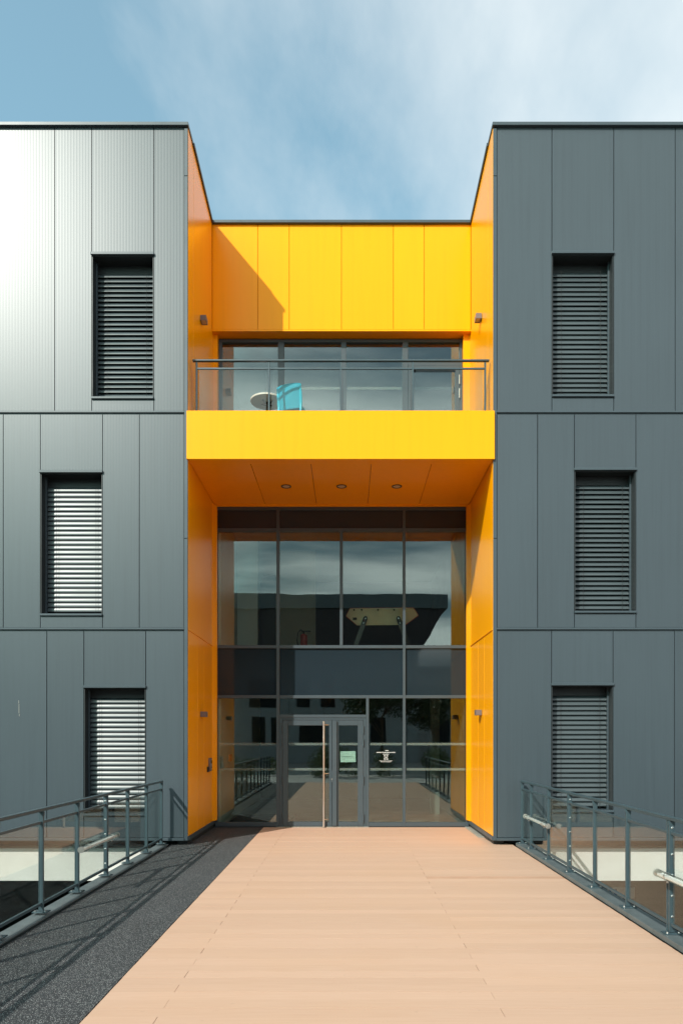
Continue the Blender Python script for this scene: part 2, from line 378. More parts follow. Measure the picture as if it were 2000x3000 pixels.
for xa, xb, s in ((-24, -2.655, -1), (2.422, 24, 1)):
    for zc in (Z1, Z2):
        bm = B(); box(bm, xa, xb, YF-.022, YF+.03, zc-.004, zc+.024, bev=.002); box(bm, xa, xb, YF+.006, YF+.03, zc-.027, zc-.0045)
        obj('floor_band', bm, 'trim', bld)
    bx('base_flashing', 'trim', bld, xa, xb, YF-.03, YF+.06, Z0-.05, Z0-.008, bev=.003)
for xa, xb in ((XL-.062, XL-.004), (XR+.004, XR+.062)):
    for za, zb in ((Z0-.05, 4.99), (4.996, 10.89), (10.896, 11.672)):
        bx('corner_trim', 'trim', bld, xa, xb, YF-.014, YF+.05, za, zb, bev=.004)
# copings
bm = B(); box(bm, -24, XL+.012, YF-.05, YF+.34, 11.69, 11.745, bev=.004); obj('coping', bm, 'trim', bld)
bm = B(); box(bm, XR-.012, 24, YF-.05, YF+.34, 11.69, 11.745, bev=.004); obj('coping', bm, 'trim', bld)
for s, x in ((-1, XL), (1, XR)):
    a, b = (x-.30, x+.028) if s < 0 else (x-.028, x+.30)
    bm = B(); prism(bm, [(a, YF+.34, 11.688), (b, YF+.34, 11.688), (b, YF+.34, 11.74), (a, YF+.34, 11.74)], (0, YB-.06-YF-.34, -.10)); obj('coping', bm, 'trim', bld)
bx('coping', 'trim', bld, XL-.3, XR+.3, YB-.055, YB+.35, 11.585, 11.64, bev=.004)
bx('roof', 'asph', bld, -23.9, 23.9, YB+.36, 23.9, 11.61, 11.63)

# yellow side walls
def ypanel(x, s, y0, y1, z0, z1):
    a, b = (x-.03, x) if s < 0 else (x, x+.03)
    zf = z1
    bm = B()
    if z1 > 11:                                # top follows the sloped coping
        t = lambda yy: 11.68-.1*(yy-YF)/(YB-YF)
        prism(bm, [(a, y0, z0), (a, y1, z0), (a, y1, t(y1)), (a, y0, t(y0))], (b-a, 0, 0))
        bmesh.ops.bevel(bm, geom=bm.edges[:], offset=.003, segments=1, affect='EDGES')
    else: box(bm, a, b, y0, y1, z0, z1, bev=.003)
    obj('yellow_panel', bm, 'yel', bld)
g2 = .004
for x, s in ((XL, -1), (XR, 1)):
    for a, b in ((YF+.006, 11.50-g2), (11.50+g2, YB+.32)): ypanel(x, s, a, b, 7.06, 11.7)
    ypanel(x, s, YF+.006, YB+.30, Z1+.012, 6.6)
    for a, b in ((YF+.006, 11.81-g2), (11.81+g2, 12.345-g2), (12.345+g2, YG-.002)): ypanel(x, s, a, b, .145, Z1-.012)
    a, b = (x-.04, x+.014) if s < 0 else (x-.014, x+.04)
    bx('joint_profile', 'yel', bld, a, b, YF+.01, YG-.25, Z1-.011, Z1+.011, bev=.003)
    a, b = (x-.02, x+.012) if s < 0 else (x-.012, x+.02)
    bx('wall_base_trim', 'trim', bld, a, b, YF+.01, YG-.05, .075, .143, bev=.002)
    bx('plinth', 'deep', bld, *((x-.20, x-.035) if s < 0 else (x+.035, x+.20)), YF+.12, YG, -.02, .12)
    # splayed post where the side wall meets the curtain wall
    bm = B(); q = .055
    prism(bm, [(x, YG-.30, .15), (x-s*q, YG-.12, .15), (x-s*q, YG-.045, .15), (x+s*.02, YG-.045, .15)], (0, 0, 6.1)); obj('corner_post', bm, 'yel', bld)
# yellow wall above the balcony
bx('parapet_core', 'yel', bld, XL-.01, XR+.01, YB+.032, YB+.30, 9.545, 11.58)
jx = [XL+.004, -1.72, -1.117, -.118, .876, 1.464, XR-.004]
for a, b in zip(jx, jx[1:]): bx('yellow_panel', 'yel', bld, a+g2, b-g2, YB, YB+.03, 9.575, 11.585, bev=.003)
bx('drip_edge', 'yel', bld, XL+.002, XR-.002, YB-.004, YB+.031, 9.54, 9.571, bev=.002)
bx('reveal_post', 'yel', bld, XL+.001, HX(640, 13.29), YB+.12, YB+.30, 6.95, 9.544)
bx('reveal_post', 'yel', bld, HX(1354, 13.29), XR-.001, YB+.12, YB+.30, 6.95, 9.544)
# balcony
bx('balcony_fascia', 'yel', bld, -2.609, 2.382, 11.055, 11.092, 6.268, 7.055, bev=.004)
bx('balcony_fascia_cap', 'yel', bld, XL+.003, XR-.003, 11.0935, 11.22, 6.98, 7.05)
bx('balcony_slab', 'trim', bld, XL+.003, XR-.003, 11.12, 13.36, 6.32, 6.94)
bx('soffit_edge', 'yel', bld, XL+.003, XR-.003, 11.0935, 11.27, 6.272, 6.319)
bx('soffit_edge', 'yel', bld, XL+.003, XR-.003, 13.25, 13.33, 6.262, 6.319)
sj = [XL+.004, -1.6, -.605, .39, 1.385, XR-.004]
for a, b in zip(sj, sj[1:]): bx('soffit_panel', 'yel', bld, a+g2, b-g2, 11.275, 13.246, 6.278, 6.318, bev=.002)

# upper window wall at the back of the balcony
YU = 13.29
def member(name, x0, x1, z0, z1, y, dep=.09, mat='trim'): return bx(name, mat, bld, x0, x1, y, y+dep, z0, z1, bev=.003)
ux = [(641, 650), (814, 832), (999, 1014), (1179, 1195), (1346, 1353)]
UX = [(HX(a, YU), HX(b, YU)) for a, b in ux]; ut, ub = 9.52, 6.95
for a, b in UX: member('mullion', a, b, ub, ut-.06, YU)
member('transom', UX[0][0], UX[-1][1], ut-.058, ut, YU); member('transom', UX[3][1]+.001, UX[4][0]-.001, 9.0, 9.07, YU)
for i in range(4):
    a, b = UX[i][1], UX[i+1][0]
    if i < 3: bx('pane', 'glassu', bld, a-.01, b+.01, YU+.045, YU+.055, ub, ut-.05)
    else:
        bx('pane', 'glassu', bld, a-.01, b+.01, YU+.045, YU+.055, 9.06, ut-.05)
        bm = B(); z0, z1 = ub+.01, 8.995; f = .085; y0, y1 = YU-.012, YU+.07
        box(bm, a+.004, a+f, y0, y1, z0, z1, bev=.003); box(bm, b-f, b-.004, y0, y1, z0, z1, bev=.003)
        box(bm, a+f, b-f, y0+.001, y1, z1-f, z1, bev=.003); box(bm, a+f, b-f, y0+.001, y1, z0, z0+f, bev=.003)
        d = obj('balcony_door', bm, 'trim', bld)
        for nm, mt, dims in (('pane', 'glassu', (a+f-.01, b-f+.01, YU+.03, YU+.04, z0+f-.01, z1-f+.01)),):
            bm = B(); box(bm, *dims); q = obj(nm, bm, mt); q.parent = d
        for zc in (8.72, 8.45):
            bm = B(); tube(bm, (b-.008, YU-.025, zc-.09), (b-.008, YU-.025, zc+.09), .011, seg=8); q = obj('hinge', bm, 'plate'); q.parent = d
    if i > 0:
        bx('glass_strip', 'film', bld, a+.02, b-(.12 if i == 3 else .02), YU+.0405, YU+.043, HZ(1138, YU), HZ(1130, YU))
# interior rooms
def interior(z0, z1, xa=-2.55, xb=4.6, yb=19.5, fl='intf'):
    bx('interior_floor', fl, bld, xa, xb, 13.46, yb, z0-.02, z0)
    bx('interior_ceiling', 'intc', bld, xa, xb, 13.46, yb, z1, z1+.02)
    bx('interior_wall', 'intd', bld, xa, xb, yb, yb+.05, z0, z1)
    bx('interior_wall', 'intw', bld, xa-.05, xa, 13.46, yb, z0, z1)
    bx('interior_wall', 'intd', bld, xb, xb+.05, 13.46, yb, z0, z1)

# ------------------------------------------------------------------ curtain wall
cz = lambda p: HZ(p, YG)
cxm = lambda p: HX(p, YG)
V = {'l': (631, 637), 'm1': (810, 819), 'm2': (995, 1004), 'm3': (1179, 1187), 'r': (1364, 1371), 'd': (1072, 1080)}
V = {k: (cxm(a), cxm(b)) for k, (a, b) in V.items()}
yc = YG-.05
zT0, zT1, zT2, zT3, zTd, zB = 6.262, cz(1554), cz(1896), cz(2042), cz(2099), cz(2422)
h = .03
for k in ('l', 'm1', 'm3', 'r'): member('mullion', *V[k], .012, zT0, yc, .14)
member('mullion', *V['m2'], zT2+h, zT1-h, yc, .14)
member('mullion', *V['d'], .012, zT3-h, yc, .14)
def trans(z, a, b, hh=h): member('transom', a+.0005, b-.0005, z-hh, z+hh, yc+.003, .13)
for z in (zT0-.03, zT1, zT2, zT3):
    trans(z, V['l'][1], V['m1'][0]); trans(z, V['m1'][1], V['m3'][0]) ; trans(z, V['m3'][1], V['r'][0])
trans(zTd, V['m1'][1], V['d'][0])
for a, b in ((V['l'][1], V['m1'][0]), (V['d'][1], V['m3'][0]), (V['m3'][1], V['r'][0])): trans(.055, a, b, .04)
yp = YG-.005
def cpane(mat, a, b, z0, z1, parent=None):
    bm = B(); box(bm, a-.008, b+.008, yp, yp+.012, z0-.008, z1+.008); return obj('pane', bm, mat, bld)
bays = [(V['l'][1], V['m1'][0]), (V['m1'][1], V['m2'][0]), (V['m2'][1], V['m3'][0]), (V['m3'][1], V['r'][0])]
for i, (a, b) in enumerate(bays): cpane('glassu' if 0 else 'glass', a, b, zT2+h, zT1-h)
big = [(V['l'][1], V['m1'][0]), (V['m1'][1], V['m3'][0]), (V['m3'][1], V['r'][0])]
for a, b in big: cpane('span', a, b, zT1+h, zT0-.06); cpane('span', a, b, zT3+h, zT2-h)
cpane('glass', *big[0], .095, zT3-h); cpane('glass', V['m1'][1], V['d'][0], zTd+h, zT3-h)
cpane('glass', V['d'][1], V['m3'][0], .095, zT3-h); cpane('glass', *big[2], .095, zT3-h)
def strips(a, b, y, par=None, off=.025):
    for p in (2180.5, 2254.5):
        bm = B(); box(bm, a+off, b-.012, y, y+.0012, cz(p)-.024, cz(p)+.024); obj('glass_strip', bm, 'film', par or bld)
strips(*big[0], yp-.003); strips(V['d'][1], V['m3'][0], yp-.003); strips(*big[2], yp-.003)
bx('spandrel_backing', 'deep', bld, -2.5, 2.3, YG+.1, YG+.13, zT3, zT2-.03); bx('spandrel_backing', 'deep', bld, -2.5, 2.3, YG+.1, YG+.13, zT1+.03, 6.5)
bx('door_sill', 'plate', bld, V['m1'][0], V['d'][1], yc-.02, YG+.10, .0, .012, bev=.002)
bx('wall_foot', 'deep', bld, V['l'][0], V['r'][1], yc+.02, YG+.10, -.02, .0115)
# doors
ztop = cz(2103.5)
bm = B(); fa, fb = V['m1'][1]+.001, V['d'][0]-.001; y0, y1 = YG-.035, YG+.05
box(bm, fa, cxm(827.5), y0, y1, .013, ztop, bev=.002); box(bm, cxm(1064.5), fb, y0, y1, .013, ztop, bev=.002); box(bm, cxm(827.5), cxm(1064.5), y0, y1, cz(2110), ztop, bev=.002)
obj('door_frame', bm, 'trim', bld)
def door(x0, x1, gx0, gx1, hingex, lab):
    bm = B(); y0, y1 = YG-.045, YG+.03; zb, zt = .022, cz(2110.8); g0, g1 = cz(2408), cz(2126)
    box(bm, x0, gx0, y0, y1, zb, zt, bev=.003); box(bm, gx1, x1, y0, y1, zb, zt, bev=.003)
    box(bm, gx0, gx1, y0+.001, y1, zb, g0, bev=.003); box(bm, gx0, gx1, y0+.001, y1, g1, zt, bev=.003)
    d = obj('door', bm, 'trim', bld, label=lab)
    bm = B(); box(bm, gx0-.01, gx1+.01, YG-.006, YG+.006, g0-.01, g1+.01); q = obj('pane', bm, 'glass'); q.parent = d
    for p in (2180.5, 2254.5):
        bm = B(); box(bm, gx0+.01, gx1-.004, YG-.0085, YG-.0072, cz(p)-.024, cz(p)+.024); q = obj('glass_strip', bm, 'film'); q.parent = d
    for a, b in ((2127, 2150), (2165, 2187), (2275, 2298), (2385, 2409)):
        bm = B(); tube(bm, (hingex, YG-.056, cz(b)), (hingex, YG-.056, cz(a)), .0115, seg=10); tube(bm, (hingex, YG-.056, cz((a+b)/2)-.002), (hingex, YG-.056, cz((a+b)/2)+.002), .0125, seg=10)
        q = obj('hinge', bm, 'trim'); q.parent = d
    return d
d1 = door(cxm(828.3), cxm(972.2), cxm(843.6), cxm(964.0), cxm(827.9), 'wide left door leaf with a floor to ceiling steel bar handle')
d2 = door(cxm(973), cxm(1063.7), cxm(991.7), cxm(1047.5), cxm(1064.1), 'narrow right door leaf carrying a paper notice')
bm = B(); hx = cxm(948.4); tube(bm, (hx, YG-.115, cz(2421)), (hx, YG-.115, cz(2114)), .0185, seg=20)
for zz in (.16, 1.05, 2.0): tube(bm, (hx, YG-.115, zz), (hx+.10, YG-.045, zz), .009, seg=10)
o = obj('handle', bm, 'hand', None, smooth=True); o.parent = d1
bm = B(); box(bm, cxm(973.2), cxm(986.5), YG-.085, YG-.0455, .03, cz(2112), bev=.004); o = obj('astragal', bm, 'trim'); o.parent = d2
bm = B(); box(bm, cxm(970.8), cxm(974.2), YG-.062, YG-.0455, cz(2290), cz(2257), bev=.003); o = obj('latch_pull', bm, 'trim'); o.parent = d2
bm = B(); box(bm, cxm(970.6), cxm(973.8), YG-.068, YG-.058, cz(2285), cz(2281), bev=.001); ball(bm, (cxm(972), YG-.066, cz(2289.5)), .006); o = obj('lock_cylinder', bm, 'bolt'); o.parent = d2

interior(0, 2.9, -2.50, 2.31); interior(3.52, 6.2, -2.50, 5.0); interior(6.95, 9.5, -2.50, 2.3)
bx('interior_wall', 'white', bld, -2.49, -2.03, 15.4, 15.45, 3.53, 6.19)             # pale partition upstairs
bx('interior_wall', 'intw', bld, -1.70, -.76, 16.2, 16.25, 3.53, 6.19)
bx('interior_wall', 'intc', bld, 1.9, 2.1, 15.6, 15.8, .001, 2.89)                  # yellow pillar
bx('entrance_mat', 'matg', bld, -2.45, -1.15, 13.5, 15.4, .001, .012)
bm = B(); x = -.98
while x < 1.9: box(bm, x, x+.018, 13.62, 14.35, .002, .016); x += .042
obj('floor_grate', bm, 'plate', bld)
bx('interior_door', 'intd', bld, -2.0, -1.72, 16.2, 16.25, 3.53, 5.6)

# ------------------------------------------------------------------ things on the building
def downlight(x, lab):
    t = thing('downlight', lab, 'downlight', (x, 12.28, 6.278), 'round downlights in the orange-yellow soffit')
    bm = B(); r0, r1 = .092, .068; prev = None; n = 28
    prof = [(r0, 0), (r0, -.008), (r1+.006, -.010), (r1, -.002), (r1, .02)]
    rings = [[bm.verts.new((x+r*math.cos(2*math.pi*i/n), 12.28+r*math.sin(2*math.pi*i/n), 6.278+z)) for i in range(n)] for r, z in prof]
    for A_, B_ in zip(rings, rings[1:]):
        for i in range(n): bm.faces.new((A_[i], A_[(i+1) % n], B_[(i+1) % n], B_[i]))
    obj('ring', bm, 'black', t)
    bm = B(); tube(bm, (x, 12.28, 6.2755), (x, 12.28, 6.277), r1, seg=28); obj('lens', bm, 'lens', t)
for x, w_ in ((-1.105, 'round flush downlight in the yellow soffit, left one of three'), (-.11, 'round flush downlight in the yellow soffit, middle one of three'), (.884, 'round flush downlight in the yellow soffit, right one of three')): downlight(x, w_)
def walllamp(s, z, lab):
    x = XL if s < 0 else XR; t = thing('wall_lamp', lab, 'wall lamp', (x, 12.07, z), 'small box wall lamps on the yellow side walls')
    a, b = (x+.006, x+.105) if s < 0 else (x-.105, x-.006)
    bm = B(); y0, y1 = 12.0, 12.15; z0, z1 = z-.046, z+.046; th = .006
    box(bm, a, b, y0, y0+th, z0, z1); box(bm, a, b, y1-th, y1, z0, z1); box(bm, a, a+th, y0+th, y1-th, z0, z1); box(bm, b-th, b, y0+th, y1-th, z0, z1); box(bm, a+th, b-th, y0+th, y1-th, z1-th, z1)
    obj('housing', bm, 'lampbox', t)
    bx('lens', 'lens', t, a+th+.004, b-th-.004, y0+th+.006, y1-th-.006, z0+.006, z0+.012)
    c, d = (x+.0005, x+.0055) if s < 0 else (x-.0055, x-.0005)
    bx('backplate', 'black', t, c, d, y0+.03, y1-.03, z0+.012, z1-.012)
walllamp(-1, 9.145, 'grey box lamp high on the shaded left yellow wall above the balcony')
walllamp(1, 9.18, 'grey box lamp high on the sunlit right yellow wall above the balcony')
walllamp(-1, 2.165, 'dark box lamp beside the entrance on the shaded left yellow wall')
walllamp(1, 2.195, 'dark box lamp beside the entrance on the sunlit right yellow wall')
t = thing('intercom', 'upright grey door intercom panel on the left yellow wall by the entrance', 'intercom', (XL, 12.8, 1.25))
bx('housing', 'lampbox', t, XL+.001, XL+.038, 12.72, 12.875, 1.127, 1.37, bev=.003)
bx('faceplate', 'hand', t, XL+.0385, XL+.042, 12.735, 12.86, 1.15, 1.345)
bx('button', 'black', t, XL+.0425, XL+.046, 12.78, 12.82, 1.18, 1.21, bev=.002); bx('display', 'owin', t, XL+.0425, XL+.0435, 12.75, 12.845, 1.27, 1.33)
bx('card_reader', 'black', t, XL+.001, XL+.032, 12.585, 12.66, 1.115, 1.215, bev=.003)

bm = B()
for k, (dx, za, zb) in enumerate(((0, 2.31, 2.36), (.004, 2.15, 2.30), (.009, 2.10, 2.14))): box(bm, -5.352+dx, -5.346+dx, YF-.0035, YF-.0012, za, zb)
obj('scratch', bm, 'plate', bld)
# writing on the glass
def text(body, size, x, z, y, mat, name, parent, align='CENTER', bold=0, rot=0):
    cu = bpy.data.curves.new(name, 'FONT'); cu.body = body; cu.size = size; cu.align_x = align; cu.offset = bold; cu.resolution_u = 2; cu.extrude = .0004
    tmp = bpy.data.objects.new('tmp', cu); COL.objects.link(tmp); bpy.context.view_layer.update()
    me = bpy.data.meshes.new_from_object(tmp.evaluated_get(bpy.context.evaluated_depsgraph_get())); bpy.data.objects.remove(tmp)
    me.materials.clear(); me.materials.append(M[mat]); me.transform(Matrix.Translation((x, y, z)) @ Matrix.Rotation(rot, 4, 'Y') @ Matrix.Rotation(R(90), 4, 'X'))
    o = bpy.data.objects.new(name, me); COL.objects.link(o)
    if parent: o.parent = parent; o.matrix_parent_inverse = Matrix.Translation(-parent.location)
    return o
xc = cxm(1130); yy = yp-.0015
t = thing('opening_hours', 'white opening hours lettering on the glass right of the entrance door', 'window lettering', (xc, yy, cz(2216)))
for body, size, py, bold in (("HORAIRES D'OUVERTURE DE L'ACCUEIL", .0205, 2206, .0007), ("Du Lundi au Jeudi", .0165, 2210.5, .0006), ("8h30 - 12h30", .0150, 2213.6, .0006), ("13h30 - 17h30", .0150, 2216.6, .0006),
                             ("Vendredi", .0165, 2220.3, .0006), ("8h30 - 12h30", .0150, 2223.4, .0006), ("13h30 - 16h30", .0150, 2226.4, .0006),
                             ("En dehors de ces horaires, merci de prendre", .0140, 2230.2, .0004), ("rendez-vous avec votre interlocuteur", .0140, 2233.0, .0004)):
    text(body, size, xc, cz(py), yy, 'letter', 'text_line', t, bold=bold)
bm = B(); cxx, czz = cxm(1125), cz(2199); n = 14          # small ring-shaped emblem
rr = [[bm.verts.new((cxx+r*(1+.12*math.cos(5*a))*math.cos(a), yy-.0003, czz+r*(1+.12*math.cos(5*a))*math.sin(a))) for a in [2*math.pi*i/40 for i in range(40)]] for r in (.015, .009)]
for i in range(40): bm.faces.new((rr[0][i], rr[0][(i+1) % 40], rr[1][(i+1) % 40], rr[1][i]))
bmesh.ops.solidify(bm, geom=bm.faces[:], thickness=.0006); obj('emblem', bm, 'letter', t)
text("DIF SUD", .0175, cxm(1133), cz(2200.3), yy, 'letter', 'text_line', t, bold=.0009)
# paper notice
t = thing('paper_notice', 'pale green printed sheet taped slightly crooked inside the narrow door leaf', 'notice', (cxm(1019), YG-.010, cz(2218)))
bm = B(); x0, x1, z0, z1 = cxm(996.5), cxm(1041.6), cz(2234), cz(2202); dz = .006
box(bm, x0, x1, YG+.0085, YG+.0095, z0, z1); bmesh.ops.rotate(bm, cent=(x0, YG, z0), matrix=Matrix.Rotation(R(-1.1), 3, 'Y'), verts=bm.verts[:]); obj('sheet', bm, 'paper', t)
bm = B()
for (a, b, p) in ((998, 1004, 2205.5), (999, 1023, 2209.5), (999, 1004, 2213.2), (999, 1036, 2216.7), (999, 1027, 2217.9), (999, 1038, 2221.4), (999, 1010, 2225.2)):
    box(bm, cxm(a), cxm(b), YG+.0070, YG+.0078, cz(p)-.0020, cz(p)+.0020)
o = obj('print', bm, 'ink', t)

# balcony railing
YR = 11.27
br = thing('balcony_railing', 'dark metal balcony railing with clear glass panes above the yellow fascia', 'railing', (-.1, YR, 6.95))
px_ = [HX(p, YR) for p in (575.5, 787.5, 997.8, 1209.3, 1421)]
bx('handrail', 'rail', br, HX(564.5, YR), HX(1432, YR), YR-.03, YR+.025, 7.965, 7.99, bev=.003)
for x in px_: bx('post', 'rail', br, x-.012, x+.012, YR-.010, YR+.035, 6.92, 7.964, bev=.002)
for a, b in zip(px_, px_[1:]):
    bx('mid_rail', 'rail', br, a+.013, b-.013, YR-.005, YR+.02, 7.838, 7.866, bev=.002)
    bx('glass_pane', 'glassr', br, a+.045, b-.045, YR+.003, YR+.011, 7.0, 7.837)

# ------------------------------------------------------------------ bridge railings
ZS = .05
def railing(x, ys, bolts, lab, ztop0, inn):
    """posts at ys; inn = +1 when the walkway lies at larger x"""
    ya, yb = min(ys), max(ys)
    t = thing('railing', lab, 'railing', (x, (ya+yb)/2, ZS), 'glass and metal railings along the bridge')
    zt = 1.065
    bx('handrail', 'rail', t, x-.028, x+.022, ya-.03, yb+.03, zt-.032, zt, bev=.004)
    # gentle imperfections: sections joined end to end
    for i, yv in enumerate(ys):
        bm = B(); box(bm, x-.026, x+.02, yv-.012, yv+.013, ZS+.012, zt-.033, bev=.002)
        box(bm, x-.032, x+.026, yv-.008, yv+.009, zt-.075, zt-.034, bev=.001)
        po = obj('post', bm, 'rail', t)
        bm = B(); box(bm, x-.075, x+.07, yv-.05, yv+.05, ZS, ZS+.011, bev=.002); q = obj('base_plate', bm, 'rail'); q.parent = po
        for dx in (-.052, .047):
            bm = B(); tube(bm, (x+dx, yv-.028, ZS+.011), (x+dx, yv-.028, ZS+.022), .0095, seg=6); q = obj('bolt', bm, 'bolt'); q.parent = po
        if i in bolts:
            for zz in (.2, .38, .56, .74, .97):
                bm = B(); ball(bm, (x-.003, yv-.0125, zz), .011, (1, .6, 1), 10, 6); q = obj('bolt', bm, 'bolt'); q.parent = po
            bm = B(); box(bm, x-.022, x+.012, yv+.042, yv+.060, ZS+.012, zt-.034, bev=.002); obj('post', bm, 'rail', t)
            for zz in (.30, .52): 
                bm = B(); tube(bm, (x-.003, yv+.014, zz), (x-.003, yv+.041, zz), .014, seg=10); q = obj('spacer', bm, 'bolt'); q.parent = po
    s = sorted(ys)
    for a, b in zip(s, s[1:]):
        bx('mid_rail', 'rail', t, x-.018, x+.008, a+.014, b-.013, .912, .938, bev=.002)
        bx('bottom_rail', 'rail', t, x-.018, x+.008, a+.014, b-.013, .118, .146, bev=.002)
        bx('glass_pane', 'glassr', t, x-.009, x-.001, a+.03, b-.03, .147, .911)
    return t
yL = [10.93, 10.12, 9.26, 8.42, 7.53, 6.65, 5.80, 4.94, 4.08, 3.22, 2.36, 1.5, .64]
yR = [10.98, 10.44, 9.53, 8.63, 7.75, 6.84, 5.92, 5.02, 4.12, 3.22, 2.32]
railing(-2.98, yL, (3, 7, 11), 'dark steel and glass railing along the black rubber strip on the left', 1.06, 1)
railing(2.81, yR, (3, 6, 9), 'dark steel and glass railing along the wooden deck on the right', 1.06, -1)
def tubelamp(xc, ya, yb, z, xp, yv, lab):
    t = thing('tube_lamp', lab, 'tube lamp', (xc, (ya+yb)/2, z), 'clear tube lamps fixed along the bridge railings')
    bm = B(); tube(bm, (xc, ya+.012, z), (xc, yb-.012, z), .033, seg=24, caps=False); bmesh.ops.solidify(bm, geom=bm.faces[:], thickness=.003); obj('tube', bm, 'acryl', t, smooth=True)
    for e, q in ((ya, 1), (yb, -1)):
        bm = B(); tube(bm, (xc, e, z), (xc, e+q*.014, z), .036, seg=24); tube(bm, (xc, e-.004 if q > 0 else e, z), (xc, e if q > 0 else e+.004, z), .008, seg=10); obj('end_cap', bm, 'hand' if e == ya else 'plate', t, smooth=False)
    bm = B(); box(bm, xc-.024, xc+.024, ya+.06, yb-.06, z-.012, z+.006); box(bm, xc-.022, xc-.019, ya+.06, yb-.06, z-.008, z+.010); box(bm, xc+.019, xc+.022, ya+.06, yb-.06, z-.008, z+.010); obj('light_strip', bm, 'white', t)
    for yy in (ya+.20, yb-.20):
        bm = B(); tube(bm, (xc, yy-.006, z), (xc, yy+.006, z), .0365, seg=24, caps=False); bmesh.ops.solidify(bm, geom=bm.faces[:], thickness=.0015)
        box(bm, xc-.006, xc+.006, yy-.006, yy+.006, z-.052, z-.037); obj('clamp', bm, 'hand', t)
    s = 1 if xp > xc else -1
    bm = B(); a, b = sorted((xc+s*.030, xp-s*.024)); box(bm, a, b, yv-.03, yv+.03, z-.012, z+.012); obj('bracket', bm, 'rail', t)
tubelamp(-2.895, 7.41, 8.58, .53, -2.98, 8.42, 'clear tube lamp on the left railing above the rubber strip')
tubelamp(2.73, 9.31, 10.49, .543, 2.81, 9.53, 'far clear tube lamp on the right railing near the grey wall')
tubelamp(2.73, 4.86, 6.03, .56, 2.81, 5.92, 'near clear tube lamp on the right railing, cut off at the picture edge')
o = bx('ramp_plate', 'plate', None, 2.285, 2.50, 11.95, 13.36, .001, .012, bev=.002); tag(o, 'pale metal threshold plate lying along the foot of the right yellow wall', 'metal plate')

# ------------------------------------------------------------------ balcony furniture
t = thing('bistro_table', 'small round white table with a wooden stem on the balcony', 'table', (-1.42, 12.07, 6.95))
bm = B(); tube(bm, (-1.42, 12.07, 7.688), (-1.42, 12.07, 7.712), .295, seg=48); obj('table_top', bm, 'tabled', t)
bm = B(); tube(bm, (-1.42, 12.07, 7.7125), (-1.42, 12.07, 7.716), .296, seg=48); obj('table_edge', bm, 'white', t)
bm = B(); tube(bm, (-1.42, 12.07, 6.97), (-1.42, 12.07, 7.68), .03, .03, 16); obj('stem', bm, 'bark', t)
bm = B()
for k in range(4):
    a = math.pi/4+k*math.pi/2+.2; tube(bm, (-1.42, 12.07, 7.63), (-1.42+.13*math.cos(a), 12.07+.13*math.sin(a), 7.683), .012, seg=6)
obj('brace', bm, 'bark', t); bm = B(); tube(bm, (-1.42, 12.07, 6.951), (-1.42, 12.07, 6.97), .2, seg=32); obj('foot', bm, 'white', t)
# chair: back towards the viewer
cxh, cyh, rz = -.975, 11.62, R(-19)
MT = Matrix.Translation((cxh, cyh, 6.95)) @ Matrix.Rotation(rz, 4, 'Z')
t = thing('chair', 'turquoise plastic chair seen from behind beside the round balcony table', 'chair', (cxh, cyh, 6.95))
def cpart(name, bm, smooth=True): bmesh.ops.transform(bm, matrix=MT, verts=bm.verts[:]); return obj(name, bm, 'cyan', t, smooth=smooth)
bm = B(); n = 12; rows = 8; gr = []
for j in range(rows+1):
    v = j/rows; z = .385+.405*v; wv = .222+.012*math.sin(v*math.pi)-.012*v**3
    gr.append([bm.verts.new((wv*(2*i/n-1), -.04-.05*v+.030*(1-(2*i/n-1)**2)*-1+.03, z-(.012*abs(2*i/n-1)**3 if j == rows else 0))) for i in range(n+1)])
for j in range(rows):
    for i in range(n): bm.faces.new((gr[j][i], gr[j][i+1], gr[j+1][i+1], gr[j+1][i]))
bmesh.ops.solidify(bm, geom=bm.faces[:], thickness=.010); cpart('backrest', bm)
bm = B(); box(bm, -.20, .20, -.02, .40, .425, .452, bev=.010); cpart('seat', bm)
for sx in (-1, 1):
    bm = B(); tube(bm, (sx*.212, -.075, 0), (sx*.203, -.02, .45), .014, .017, 10); tube(bm, (sx*.203, -.02, .45), (sx*.215, -.065, .76), .017, .013, 10); ball(bm, (sx*.203, -.02, .45), .017); cpart('leg', bm)
    bm = B(); tube(bm, (sx*.20, .40, 0), (sx*.19, .37, .44), .013, .017, 10); cpart('leg', bm)

